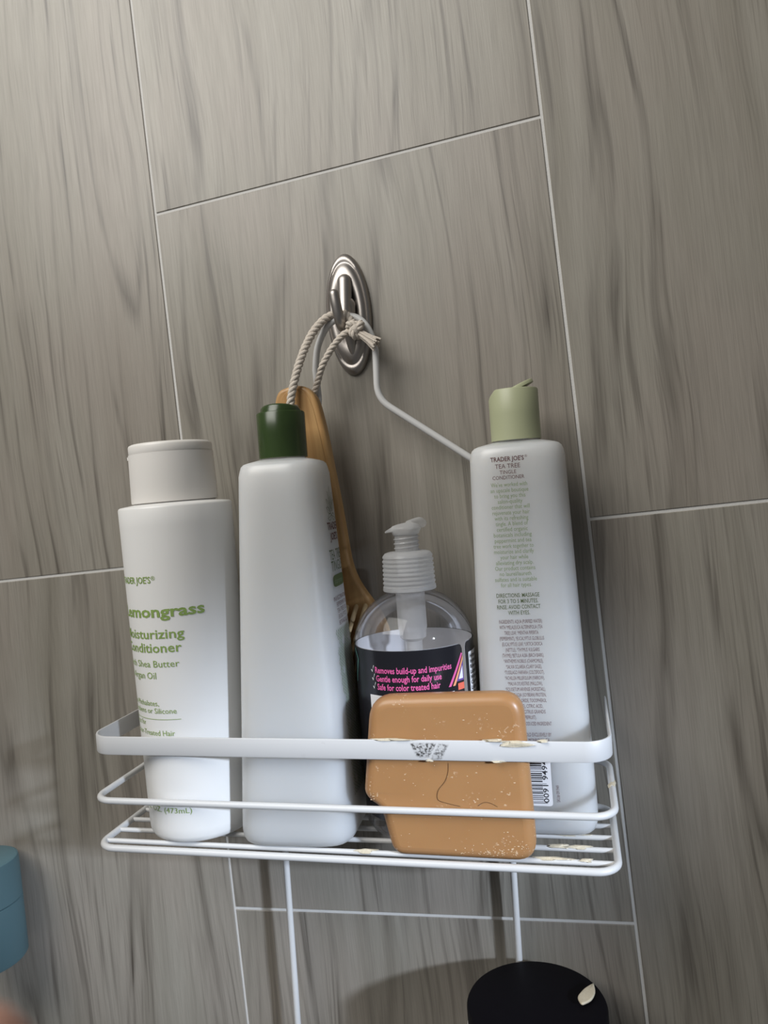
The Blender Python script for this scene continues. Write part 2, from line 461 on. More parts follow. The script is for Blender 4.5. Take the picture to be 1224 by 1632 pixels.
# ------------------------------------------------------------------ wall hook (brushed nickel)
hook = empty('wall_hook', 'brushed nickel oval stick-on hook on the tile wall holding caddy and brush', 'hook')
HC = V((0.1395, 0, 0.1553)); hook.location = HC
b = MB(); rings = []
for sc, y in ((1.0, 0), (1.0, -0.0018), (0.975, -0.0034), (0.93, -0.0046), (0.88, -0.0050), (0.855, -0.0044), (0.83, -0.0046), (0.79, -0.0060),
              (0.70, -0.0072), (0.58, -0.0074), (0.47, -0.0064), (0.38, -0.0052), (0.2, -0.0046), (0.02, -0.0046)):
    rings.append([(0.0158 * sc * math.cos(a) + 0.0006 * math.sin(a) * sc, y, (0.0412 * sc if sc > 0.5 else 0.0412 * sc) * math.sin(a)) for a in [2 * PI * k / 56 for k in range(56)]])
b.loft(rings)
b.build('backplate', 'nickel', hook, angle=60)
path = smooth_path([(0.0015, -0.0080, 0.0205), (0.001, -0.0100, 0.010), (0.0008, -0.0125, 0.0), (0.001, -0.0155, -0.0085), (0.0012, -0.0215, -0.0128),
                    (0.0014, -0.0275, -0.0095), (0.0012, -0.0305, -0.001), (0.0008, -0.0312, 0.0065)], 5)
n = len(path)
rad = [0.0050 + (0.0036 - 0.0050) * min(1, i / (n * 0.55)) if i < n * 0.55 else 0.0036 - 0.0004 * (i - n * 0.55) / (n * 0.45) for i in range(n)]
MB().tube(path, rad, 16, round_ends=True).build('prong', 'nickel', hook, angle=80)
tail = smooth_path([(0.001, -0.0085, 0.004), (0.001, -0.0082, -0.010), (0.001, -0.0068, -0.021), (0.001, -0.005, -0.029)], 5)
MB().tube(tail, [0.0062 - 0.0044 * i / (len(tail) - 1) for i in range(len(tail))], 14, round_ends=True).build('prong_foot', 'nickel', hook, angle=80)

# ------------------------------------------------------------------ shower caddy (its own frame: x along the shelf, y to the wall, z up)
CAD = Matrix(((0.99753219, -0.0456631, 0.05333302, -0.02569415), (0.04654277, 0.99879806, -0.0153693, -0.10765501),
              (-0.05256711, 0.01781364, 0.9984585, -0.16237628), (0, 0, 0, 1)))
cad = empty('shower_caddy', 'white coated wire shower caddy hanging from the nickel hook', 'shower caddy')
cad.matrix_world = CAD
CW, CD = 0.3043, 0.0846

def u_path(z, r, yb, seg=8, closed=False, x0=0.0, x1=CW, y0=0.0):
    """outline of a tray ring in plan: from the left back round the front to the right back"""
    pts = [(x0, yb, z)]
    for (cx, cy, a0) in ((x0 + r, y0 + r, PI), (x1 - r, y0 + r, 1.5 * PI)):
        for k in range(seg + 1):
            a = a0 + PI / 2 * k / seg
            pts.append((cx + r * math.cos(a), cy + r * math.sin(a), z))
    pts.append((x1, yb, z))
    if closed:
        pts = pts[1:-1]
        for (cx, cy, a0) in ((x1 - r, yb - r, 0), (x0 + r, yb - r, PI / 2)):
            for k in range(seg + 1):
                a = a0 + PI / 2 * k / seg
                pts.append((cx + r * math.cos(a), cy + r * math.sin(a), z))
    return pts

def strip(pts, h, t):
    """upright flat band swept along a plan path"""
    P = [V(p) for p in pts]; rings = []
    for i, p in enumerate(P):
        d = (P[min(i + 1, len(P) - 1)] - P[max(i - 1, 0)]).normalized(); nn = V((d.y, -d.x, 0))
        prof = [(-t, -h + 0.0007), (-t * 0.5, -h), (t * 0.5, -h), (t, -h + 0.0007), (t, h - 0.0007), (t * 0.5, h), (-t * 0.5, h), (-t, h - 0.0007)]
        rings.append([p + nn * a + V((0, 0, c)) for a, c in prof])
    return MB().loft(rings)

def frame_path():
    k = smooth_path([(0.1328, CD, 0.2861), (0.1352, CD, 0.3003), (0.1415, CD, 0.3120), (0.149, CD, 0.3175), (0.1578, CD, 0.3188), (0.166, CD, 0.3152),
                     (0.1717, CD, 0.3064), (0.1744, CD, 0.2947)], 5)
    def bend(a, p, c, r, seg=6):
        a, p, c = V(a), V(p), V(c)
        p0 = p + (a - p).normalized() * r; p1 = p + (c - p).normalized() * r
        return [p0 * (1 - t) ** 2 + p * 2 * t * (1 - t) + p1 * t * t for t in [i / seg for i in range(seg + 1)]]
    L0, L1, L2, L3 = (0.0867, CD, -0.31), (0.0867, CD, 0.2195), (0.1340, CD, 0.2600), (0.1328, CD, 0.2861)
    R3, R2, R1, R0 = (0.1744, CD, 0.2947), (0.1735, CD, 0.2632), (0.2415, CD, 0.2130), (0.2415, CD, -0.31)
    return [V(L0)] + bend(L0, L1, L2, 0.012) + bend(L1, L2, L3, 0.009) + k + bend(R3, R2, R1, 0.010) + bend(R2, R1, R0, 0.012) + [V(R0)]
MB().tube(frame_path(), 0.0022, 12).build('hanger_frame', 'paint', cad, angle=80)

def shelf(dz):
    MB().tube(u_path(dz, 0.012, CD - 0.0024, closed=True), 0.00205, 12, closed=True).build('shelf_rail', 'paint', cad, angle=80)
    MB().tube(u_path(0.0289 + dz, 0.012, CD - 0.0024, closed=True), 0.00195, 12, closed=True).build('middle_rail', 'paint', cad, angle=80)
    strip(u_path(0.0624 + dz, 0.014, CD + 0.0012), 0.00545, 0.0007).build('top_band', 'band', cad, angle=50)
    for y in (0.0095, 0.0245, 0.0395, 0.0545, 0.0695):
        MB().tube([(0.0, y, dz), (CW, y, dz)], 0.0015, 10).build('shelf_wire', 'paint', cad, angle=80)
shelf(0.0)
shelf(-0.2480)

# dried soap on the rails
for k, (c, s) in enumerate([((0.190, -0.0003, 0.0680), (0.0090, 0.0014, 0.0007)), ((0.2445, -0.0004, 0.0681), (0.0058, 0.0014, 0.0008)),
                            ((0.2555, -0.0009, 0.0666), (0.0070, 0.0010, 0.0019)), ((0.270, -0.0003, 0.0681), (0.0032, 0.0013, 0.0008)),
                            ((0.2095, -0.0003, 0.0569), (0.0022, 0.0012, 0.0006)), ((0.2465, -0.0003, 0.0569), (0.0030, 0.0012, 0.0006)),
                            ((0.272, 0.0095, 0.0014), (0.0080, 0.0016, 0.0009)), ((0.288, 0.0095, 0.0014), (0.0034, 0.0014, 0.0008)),
                            ((0.273, 0.0245, 0.0013), (0.0065, 0.0016, 0.0010)), ((0.285, 0.0245, 0.0013), (0.0060, 0.0016, 0.0010)),
                            ((0.280, 0.0395, 0.0012), (0.0100, 0.0014, 0.0007)), ((0.168, 0.0095, 0.0008), (0.0060, 0.0018, 0.0012)),
                            ((0.3043, 0.040, 0.0296), (0.0018, 0.0060, 0.0015))]):
    MB().blob(c, s, seed=k, n=14, wob=0.5).build('soap_residue', 'residue', cad)

def place(o, x, y, z, rz=0.0, rx=0.0, ry=0.0):
    o.matrix_world = CAD @ Matrix.Translation((x, y, z)) @ Euler((rx, ry, rz)).to_matrix().to_4x4()
ZS = 0.0016                                     # top of the shelf wires

# ------------------------------------------------------------------ bottles
def sring(z, a, bb, nexp, n=64):
    out = []
    for k in range(n):
        t = 2 * PI * k / n; c, s = math.cos(t), math.sin(t)
        out.append((a * math.copysign(abs(c) ** (2 / nexp), c), bb * math.copysign(abs(s) ** (2 / nexp), s), z))
    return out
def sring_even(z, a, bb, nexp, n=72):
    out = []
    for k in range(n):
        t = 2 * PI * k / n; c, s = math.cos(t), math.sin(t)
        r = (abs(c / a) ** nexp + abs(s / bb) ** nexp) ** (-1 / nexp)
        out.append((r * c, r * s, z))
    return out

# --- white lemongrass conditioner (round, tapering towards its foot)
A1 = empty('conditioner_bottle', 'opaque white tapered bottle with white cap and lemongrass conditioner lettering, leftmost on the caddy shelf', 'bottle', 'hair care bottles on the caddy')
place(A1, 0.0540, 0.0365, ZS, 0, 0, -0.0185)
AH = 0.2025
def aR(z): return 0.0328 + (0.0348 - 0.0328) * z / AH
b = MB()
b.lathe([(aR(0) * 0.80, 0.0), (aR(0) * 0.90, 0.0005), (aR(0) * 0.955, 0.0018), (aR(0.005) * 0.99, 0.0045), (aR(0.01), 0.009)] +
        [(aR(z), z) for z in (0.05, 0.1, 0.15, 0.19, AH - 0.0016)] + [(aR(AH) - 0.0005, AH - 0.0005), (aR(AH) - 0.0016, AH), (0.0246, AH + 0.0012), (0.0243, AH + 0.003)], 72)
b.build('body', 'white', A1, angle=55)
capm = MB()
capm.lathe([(0.0250, AH + 0.0016), (0.0262, AH + 0.0018), (0.0264, AH + 0.0026), (0.0259, AH + 0.0310), (0.0259, AH + 0.0318)], 64, cap1=False)
acap = capm.build('cap', 'cream', A1, angle=50)
lid = MB()
lid.lathe([(0.0252, AH + 0.0312), (0.0255, AH + 0.0318), (0.0256, AH + 0.0362), (0.0252, AH + 0.0374), (0.0240, AH + 0.0380), (0.012, AH + 0.0386), (0.001, AH + 0.0387)], 64)
lid.build('flip_lid', 'cream', acap, angle=50)
lp = MB().box((-0.0268, -0.007, AH + 0.0296), (-0.0246, 0.007, AH + 0.0316)); lp.build('lid_lip', 'cream', acap)
def fa(u, w):
    r = aR(w) + 0.00022; t = u / aR(w)
    return (r * math.sin(t), -r * math.cos(t), w)
t = MB()
def right_end(body, ue, w, h, width, bold=0.0): put(t, body, ue * 0.9, w, h, fa, width * 0.9, bold, 'RIGHT')
ZA = -ZS
right_end("TRADER JOE'S", -0.0022, 0.1570, 0.0056, 0.034, 0.015)
put(t, '®', -0.0016, 0.1586, 0.0036, fa)
t.build('brand_print', 'ink_green', A1, smooth=False); t = MB()
right_end('Lemongrass', 0.0316, 0.1368, 0.0094, 0.0685, 0.025)
right_end('Moisturizing', 0.0170, 0.1240, 0.0080, 0.0545, 0.012)
right_end('Conditioner', 0.0145, 0.1158, 0.0080, 0.052, 0.012)
t.build('title_print', 'ink_green', A1, smooth=False); t = MB()
right_end('with Shea Butter', 0.0120, 0.1070, 0.0058, 0.049)
right_end('& Argan Oil', -0.0050, 0.1000, 0.0058, 0.032)
t.build('subtitle_print', 'ink_green', A1, smooth=False); t = MB()
right_end('No Phthalates,', -0.0050, 0.0838, 0.0046, 0.032)
right_end('Parabens or Silicone', 0.0072, 0.0793, 0.0046, 0.044)
quad(t, [(-0.037, 0.0756), (0.0088, 0.0756), (0.0088, 0.0759), (-0.037, 0.0759)], fa, 16)
right_end('Great for', -0.0195, 0.0718, 0.0046, 0.0175)
right_end('Color-Treated Hair', 0.0048, 0.0660, 0.0046, 0.0415)
t.build('claims_print', 'ink_green', A1, smooth=False); t = MB()
right_end('16 FL. OZ. (473mL)', 0.0110, 0.0195, 0.0046, 0.048)
t.build('volume_print', 'ink_green', A1, smooth=False)

# --- tea tree bottles: soft-cornered square, wider at the foot
BH = 0.2235
def sq_dims(z, base, top):
    k = min(1, max(0, z / BH)); return base[0] + (top[0] - base[0]) * k, base[1] + (top[1] - base[1]) * k
def nz(z): return 5.2 - 1.8 * min(1, max(0, z / BH))
def square_bottle(root, base, top, mat):
    b = MB(); rings = []
    for z, sc in ((0, 0.84), (0.0006, 0.90), (0.002, 0.945), (0.0045, 0.978), (0.008, 0.995), (0.012, 1.0)):
        a, c = sq_dims(z, base, top); rings.append(sring_even(z, a * sc, c * sc, nz(z)))
    for k in range(1, 15):
        z = 0.012 + (BH - 0.008 - 0.012) * k / 14
        a, c = sq_dims(z, base, top); rings.append(sring_even(z, a, c, nz(z)))
    a, c = sq_dims(BH, base, top)
    for dz, sc, nn in ((0.0045, 0.985, nz(BH)), (0.0022, 0.955, nz(BH)), (0.0008, 0.90, nz(BH)), (0.0, 0.83, 3.1), (-0.0010, 0.68, 2.8), (-0.0018, 0.55, 2.2)):
        rings.append(sring_even(BH - dz, a * sc, c * sc, nn))
    rings.append(sring_even(BH + 0.0022, 0.0132, 0.0132, 2)); rings.append(sring_even(BH + 0.0060, 0.0132, 0.0132, 2))
    b.loft(rings)
    return b.build('body', mat, root, angle=60)
def disc_cap(root, mat, R, z0, z1, chamfer, tilt, puck, name='cap'):
    """disc-top cap: cut-away lip on -x, tilted press disc"""
    b = MB(); n = 56; rings = []
    def cut(r, z):
        ring = []
        for k in range(n):
            a = 2 * PI * k / n; x, y = r * math.cos(a), r * math.sin(a)
            zz = z - max(0.0, (-x - R * 0.66) / (R * 0.34)) * chamfer
            ring.append((x, y, zz))
        return ring
    rings.append([(R * 0.93 * math.cos(2 * PI * k / n), R * 0.93 * math.sin(2 * PI * k / n), z0 + 0.0003) for k in range(n)])
    rings.append([(R * math.cos(2 * PI * k / n), R * math.sin(2 * PI * k / n), z0) for k in range(n)])
    rings.append([(R * math.cos(2 * PI * k / n), R * math.sin(2 * PI * k / n), z0 + (z1 - z0) * 0.5) for k in range(n)])
    rings += [cut(R, z1 - 0.0008), cut(R * 0.965, z1), cut(R * 0.90, z1), cut(R * 0.88, z1 - 0.0012), cut(R * 0.1, z1 - 0.0012)]
    b.loft(rings); cp = b.build(name, mat, root, angle=50)
    d = MB(); rr = R * 0.84
    Rm = Euler((tilt[0], tilt[1], 0)).to_matrix()
    rings = []
    for r, z in ((rr, -puck), (rr, puck * 0.4), (rr * 0.96, puck * 0.8), (rr * 0.8, puck), (0.05 * rr, puck * 1.1)):
        rings.append([tuple(Rm @ V((r * math.cos(2 * PI * k / n), r * math.sin(2 * PI * k / n), z)) + V((0.0006, 0, z1))) for k in range(n)])
    d.loft(rings); d.build('press_disc', mat, cp, angle=50)

SB, ST = (0.0355, 0.0352), (0.0240, 0.0252)          # half width of the label face, half depth
B1 = empty('shampoo_bottle', 'translucent milky square bottle with dark green cap, second from left on the caddy shelf', 'bottle', 'hair care bottles on the caddy')
place(B1, 0.1232, 0.0398, ZS, PI / 2 + 0.05)                 # label face turned to the right
square_bottle(B1, SB, ST, 'milky')
disc_cap(B1, 'green', 0.0147, BH + 0.0024, BH + 0.0300, 0.0, (0.0, 0.22), 0.0026)
def face(base, top, off=0.00025):
    def f(u, w):
        a, c = sq_dims(w, base, top); q = min(0.999, abs(u / a)); nexp = nz(w)
        return (u, -(c + off) * (1 - q ** nexp) ** (1 / nexp), w)
    return f
fb0 = face(SB, ST)
def fb(u, w): return fb0(u + 0.0020, w)
t = MB()
def cen(mb, fn, body, w, h, width, bold=0.0, u=0.0, rot=0.0): put(mb, body, u, w, h, fn, width, bold, 'CENTER', rot)
cen(t, fb, 'TRADER', 0.1808, 0.0062, 0.0235, 0.03); cen(t, fb, "JOE'S", 0.1745, 0.0062, 0.0165, 0.03)
t.build('brand_print', 'ink_brown', B1, smooth=False); t = MB()
cen(t, fb, 'INVIGORATING', 0.1385, 0.0038, 0.0300); cen(t, fb, 'PEPPERMINT &', 0.1348, 0.0038, 0.0215)
cen(t, fb, 'TEA TREE OIL', 0.1311, 0.0038, 0.0215); cen(t, fb, 'EUCALYPTUS', 0.1274, 0.0038, 0.0185); cen(t, fb, 'BOTANICALS', 0.1237, 0.0038, 0.0180)
t.build('botanicals_print', 'ink_brown', B1, smooth=False)
t = MB()
cen(t, fb, 'TEA TREE', 0.1628, 0.0088, 0.0270); cen(t, fb, 'TINGLE', 0.1560, 0.0088, 0.0250)
pill = [(0.0125 * math.copysign(abs(math.cos(a)) ** 0.35, math.cos(a)), 0.1500 + 0.0036 * math.copysign(abs(math.sin(a)) ** 0.6, math.sin(a))) for a in [2 * PI * k / 28 for k in range(28)]]
t.add([fb(*p) for p in pill] + [fb(0, 0.15)], [(i, (i + 1) % 28, 28) for i in range(28)])
t.build('olive_print', 'ink_olive', B1, smooth=False)
t = MB(); cen(t, face(SB, ST, 0.00045), 'shampoo', 0.1484, 0.0048, 0.0165); t.build('pill_print', 'ink_leaf', B1, smooth=False)
# leaf drawing
def leaf(mb, fn, u, w, ang, ln, wd, line=0.0004, fill=False):
    pts = []
    for k in range(14):
        s = k / 13; pts.append((s * ln, wd * math.sin(PI * s) ** 0.8))
    lo = [(x, -y) for x, y in pts[::-1]]; loop = pts + lo[1:-1]
    c, s_ = math.cos(ang), math.sin(ang)
    P = [V((u + x * c - y * s_, w + x * s_ + y * c)) for x, y in loop]; n = len(P)
    if fill:
        mb.add([fn(*p) for p in P], [tuple(range(n))]); return
    ce = sum(P, V((0, 0))) / n
    inn = [p + (ce - p).normalized() * line for p in P]
    mb.add([fn(*p) for p in P] + [fn(*p) for p in inn], [(i, (i + 1) % n, n + (i + 1) % n, n + i) for i in range(n)])
    q = V((u + ln * c, w + ln * s_)); nrm = V((-s_, c)) * line * 0.4; p0 = V((u, w))
    mb.add([fn(*x) for x in (p0 - nrm, q - nrm, q + nrm, p0 + nrm)], [(0, 1, 2, 3)])
t = MB()
for (u, w, a, ln, wd) in [(-0.001, 0.1905, 2.75, 0.0095, 0.0019), (-0.001, 0.1915, 2.35, 0.0110, 0.0019), (0, 0.1925, 1.95, 0.0125, 0.0015), (0, 0.193, 1.55, 0.014, 0.0015),
                          (0.001, 0.1925, 1.15, 0.0120, 0.0015), (0.001, 0.1915, 0.8, 0.0105, 0.0019), (0, 0.1895, 3.4, 0.0085, 0.0022), (0, 0.1895, -0.25, 0.0085, 0.0022)]:
    leaf(t, fb, u, w, a, ln, wd)
t.build('leaf_drawing', 'ink_olive', B1, smooth=False)
# woven leaf pattern on the lower half of the label face
t = MB()
rows = 66
for r in range(rows):
    w = 0.0240 + (0.1215 - 0.0240) * r / rows
    for k in range(21):
        u = -0.0165 + 0.0345 * k / 20 + (0.0004 if r % 2 else -0.0004)
        if math.hypot(((k * 1.7 + (6 if (r // 11) % 2 else 0)) % 12) - 6, (r % 11) - 5) < 2.1: continue
        leaf(t, fb, u, w, 1.15 if (k + r // 2) % 2 else 1.95, 0.0027, 0.00036, fill=True)
o = t.build('leaf_pattern', 'ink_leaf', B1, smooth=False); o['kind'] = 'stuff'

D1 = empty('conditioner_bottle', 'translucent milky square bottle with sage green cap and small print, rightmost on the caddy shelf', 'bottle', 'hair care bottles on the caddy')
DB, DT = (0.0326, 0.0245), (0.0272, 0.0225)
place(D1, 0.2637, 0.0580, ZS, 0.0, 0, -0.006)
square_bottle(D1, DB, DT, 'milky')
disc_cap(D1, 'sage', 0.0145, BH + 0.0026, BH + 0.0322, 0.0045, (0.06, -0.42), 0.0012)
fd = face(DB, DT)
ZO = -ZS
def u_mid(w): return -0.0043 + 0.0006 * (0.2 - w) / 0.13
t = MB()
for body, w, h, wd, bo in [("TRADER JOE'S", 0.2150, 0.0036, 0.0188, 0.02), ('TEA TREE', 0.2110, 0.0036, 0.0140, 0.0)]:
    cen(t, fd, body, w - 0.0012, h, wd, bo, u_mid(w))
for body, w, h, wd in [('TINGLE', 0.2078, 0.0030, 0.0092), ('CONDITIONER', 0.2048, 0.0030, 0.0178)]:
    cen(t, fd, body, w - 0.0012, h, wd, 0.0, u_mid(w))
put(t, '®', u_mid(0.215) + 0.0098, 0.2152, 0.0020, fd)
t.build('title_print', 'ink_brown', D1, smooth=False); t = MB()
ing = ['INGREDIENTS: AQUA (PURIFIED WATER)', 'WITH *MELALEUCA ALTERNIFOLIA (TEA', 'TREE) LEAF, *MENTHA PIPERITA', '(PEPPERMINT), *EUCALYPTUS GLOBULUS', '(EUCALYPTUS) LEAF, *URTICA DIOICA',
       '(NETTLE), *THYMUS VULGARIS', '(THYME),*BETULA ALBA (BIRCH BARK),', '*ANTHEMIS NOBILIS (CHAMOMILE),', '*SALVIA SCLAREA (CLARY SAGE),', '*TUSSILAGO FARFARA (COLTSFOOT),',
       '*ACHILLEA MILLEFOLIUM (YARROW),', '*MALVA SYLVESTRIS (MALLOW),', '*EQUISETUM ARVENSE (HORSETAIL),', 'GLYCINE SOJA (SOYBEAN) PROTEIN,', 'SODIUM CHLORIDE, TOCOPHEROL', '(VITAMIN E), CITRIC ACID,', 'LINALOOL, *CITRUS GRANDIS', '(GRAPEFRUIT).']
wid = [0.0240, 0.0240, 0.0190, 0.0248, 0.0225, 0.0190, 0.0232, 0.0220, 0.0200, 0.0222, 0.0220, 0.0194, 0.0222, 0.0225, 0.0225, 0.0180, 0.0205, 0.0100]
for k, (body, wd) in enumerate(zip(ing, wid)):
    w = 0.1232 + (0.0687 - 0.1232) * k / 17
    cen(t, fd, body, w - 0.0012, 0.0030, wd, 0.0, u_mid(w) + 0.0008)
t.build('ingredients_print', 'ink_brown', D1, smooth=False); t = MB()
for body, w, wd in [('*ORGANICALLY PRODUCED INGREDIENT', 0.0651, 0.0262), ('DISTRIBUTED & SOLD EXCLUSIVELY BY', 0.0589, 0.0250), ("TRADER JOE'S, MONROVIA, CA", 0.0557, 0.0225)]:
    cen(t, fd, body, w - 0.0012, 0.0030, wd, 0.0, u_mid(w) + 0.0008)
t.build('maker_print', 'ink_brown', D1, smooth=False); t = MB()
put(t, 'SKU# 091949', 0.0120, 0.0205, 0.0026, fd, 0.0095, 0.0, 'LEFT', PI / 2)
t.build('stock_number', 'ink_brown', D1, smooth=False)
t = MB()
txt = ["We've worked with", 'an upscale boutique', 'to bring you this', 'salon-quality', 'conditioner that will', 'rejuvenate your hair', 'with its refreshing', 'tingle. A blend of', 'certified organic',
       'botanicals including', 'peppermint and tea', 'tree work together to', 'moisturize and clarify', 'your hair while', 'alleviating dry scalp.', 'Our product contains', 'no laurel/laureth', 'sulfates and is suitable', 'for all hair types.']
tw = [0.0203, 0.0212, 0.0175, 0.0138, 0.0212, 0.0208, 0.0188, 0.0180, 0.0172, 0.0212, 0.0205, 0.0224, 0.0222, 0.0156, 0.0210, 0.0224, 0.0176, 0.0234, 0.0172]
for k, (body, wd) in enumerate(zip(txt, tw)):
    w = 0.2005 + (0.1437 - 0.2005) * k / 18
    cen(t, fd, body, w - 0.0010, 0.0034, wd, 0.0, u_mid(w))
t.build('sage_print', 'ink_sage', D1, smooth=False)
t = MB()
for body, w, wd in [('DIRECTIONS: MASSAGE', 0.1380, 0.0240), ('FOR 3 TO 5 MINUTES.', 0.1347, 0.0222), ('RINSE. AVOID CONTACT', 0.1314, 0.0242), ('WITH EYES.', 0.1281, 0.0122)]:
    cen(t, fd, body, w - 0.0012, 0.0033, wd, 0.008, u_mid(w) + 0.0004)
t.build('green_print', 'ink_olive', D1, smooth=False)
# bar code: white rounded panel, bars, digits reading upwards
t = MB()
out = rounded([(-0.020, 0.0180, 0.002), (0.0080, 0.0180, 0.002), (0.0080, 0.0500, 0.002), (-0.020, 0.0500, 0.002)], 4)
n = len(out); f2 = face(DB, DT, 0.00014)
t.add([f2(*p) for p in out] + [f2(-0.006, 0.034)], [(i, (i + 1) % n, n) for i in range(n)])
t.build('barcode_panel', 'ink_white', D1, smooth=False)
t = MB(); rnd = random.Random(4); w = 0.0196; k = 0
while w < 0.0488:
    h = rnd.choice((0.00025, 0.0004, 0.00075, 0.0004)); x1 = 0.0052 if k % 11 == 0 else 0.0030
    quad(t, [(-0.018, w), (x1, w), (x1, w + h), (-0.018, w + h)], fd, 3); w += h + rnd.choice((0.0004, 0.0005, 0.0008)); k += 1
put(t, '0091 9494', 0.0060, 0.0200, 0.0042, fd, 0.0240, 0.01, 'LEFT', PI / 2)
t.build('barcode', 'ink_black', D1, smooth=False)

# --- clear pump bottle
C1 = empty('pump_bottle', 'clear round pump bottle with black label and pink lettering behind the soap', 'bottle', 'hair care bottles on the caddy')
place(C1, 0.1943, 0.0525, ZS, 0, 0, -0.006)
CR = 0.0358; ZR = 0.1110
b = MB()
prof = [(CR * 0.80, 0.0), (CR * 0.93, 0.0010), (CR, 0.005), (CR, 0.06), (CR, 0.1110), (CR * 0.995, 0.1145), (CR * 0.965, 0.1190), (CR * 0.905, 0.1240), (CR * 0.81, 0.1290), (CR * 0.69, 0.1335), (CR * 0.55, 0.1370), (CR * 0.44, 0.1388), (0.0148, 0.1396)]
neck = [(0.0146, 0.1402), (0.0158, 0.1408), (0.0158, 0.1420), (0.0142, 0.1427), (0.0142, 0.1480)]
b.lathe(prof + neck, 72, cap1=False); b.build('shell', 'clear', C1, angle=60)
def arc_panel(u0, u1, z0, z1, r, rc=0.0, n=40):
    """panel wrapped on the cylinder with rounded top corners"""
    mb = MB(); vs = []; fs = []; m_ = 6
    for i in range(n + 1):
        u = u0 + (u1 - u0) * i / n; d = min(u - u0, u1 - u)
        zt = z1 - (rc - math.sqrt(max(0, rc * rc - (rc - d) ** 2)) if d < rc else 0)
        for j in range(m_ + 1):
            z = z0 + (zt - z0) * j / m_; vs.append((r * math.sin(u / CR), -r * math.cos(u / CR), z))
    for i in range(n):
        for j in range(m_):
            k = i * (m_ + 1) + j; fs.append((k, k + m_ + 1, k + m_ + 2, k + 1))
    mb.add(vs, fs); return mb
FL = arc_panel(-0.046, 0.0385, 0.012, ZR, CR + 0.00025, 0.003, 90).build('front_label', 'label', C1)
BL = arc_panel(0.0425, 0.115, 0.012, ZR, CR + 0.00025, 0.003, 90).build('back_label', 'label', C1)
arc_panel(-0.046, 0.0385, 0.012, ZR, CR - 0.0005, 0.003, 90).build('label_backing', 'backing', C1)
arc_panel(0.0425, 0.178, 0.012, ZR, CR - 0.0005, 0.003, 90).build('label_backing', 'backing', C1)
def fc(off):
    return lambda u, w: ((CR + off) * math.sin(u / CR), -(CR + off) * math.cos(u / CR), w)
f1, f3 = fc(0.0005), fc(0.0007)
t = MB()
for body, u0, u1, w in [('Removes build-up and impurities', -0.0172, 0.0290, 0.0982), ('Gentle enough for daily use', -0.0168, 0.0222, 0.0934), ('Safe for color treated hair', -0.0163, 0.0212, 0.0886)]:
    put(t, body, u0, w, 0.0050, f1, u1 - u0, 0.018)
quad(t, [(0.0262, 0.0880), (0.0280, 0.0880), (0.0382, 0.1052), (0.0370, 0.1058)], f1, 8)
t.build('pink_print', 'ink_pink', FL, smooth=False)
t = MB()
for u, w in ((-0.0203, 0.0982), (-0.0200, 0.0934), (-0.0196, 0.0886)):
    P = [(0, 0.0016), (0.0004, 0.0020), (0.0009, 0.0009), (0.0024, 0.0042), (0.0020, 0.0042), (0.0009, 0.0002)]
    t.add([f1(u + a, w + c) for a, c in P], [(0, 5, 2, 1), (5, 4, 3, 2)])
quad(t, [(-0.0225, 0.0700), (0.0300, 0.0700), (0.0300, 0.0852), (-0.0225, 0.0852)], f1, 14)
t.add([f3(0.0335, 0.0912), f3(0.0372, 0.0912), f3(0.0372, 0.0985)], [(0, 1, 2)])
t.build('white_print', 'ink_white', FL, smooth=False)
t = MB(); quad(t, [(0.0292, 0.0880), (0.0310, 0.0880), (0.0383, 0.1018), (0.0383, 0.1042)], f1, 8); t.build('orange_print', 'ink_orange', FL, smooth=False)
t = MB(); t.add([f1(0.0320, 0.0900), f1(0.0381, 0.0900), f1(0.0381, 0.1010)], [(0, 1, 2)]); t.build('purple_print', 'ink_purple', FL, smooth=False)
t = MB(); quad(t, [(0.0330, 0.0850), (0.0381, 0.0850), (0.0381, 0.0888), (0.0330, 0.0888)], f1, 4); t.build('red_print', pmat('red_ink', (0.8, 0.16, 0.10), 0.45), FL, smooth=False)
t = MB()
quad(t, [(-0.0395, 0.0900), (-0.0388, 0.0900), (-0.0338, 0.1040), (-0.0346, 0.1040)], f1, 6)
quad(t, [(-0.0346, 0.1040), (-0.0338, 0.1040), (-0.0385, 0.1098), (-0.0395, 0.1098)], f1, 6)
t.build('teal_print', 'ink_teal', FL, smooth=False)
t = MB(); quad(t, [(0.0448, 0.0700), (0.066, 0.0700), (0.066, 0.1045), (0.0448, 0.1045)], f1, 10); t.build('white_panel', 'ink_white', BL, smooth=False)
t = MB(); rnd = random.Random(2)
for k in range(11):
    put(t, ''.join(rnd.choice(('Hydrate ', 'Rinse ', 'Lather ', 'Care ')) for _ in range(2)), 0.0460, 0.1008 - k * 0.0031, 0.0032, f3, 0.018, 0.02)
t.build('fine_print', 'ink_black', BL, smooth=False)
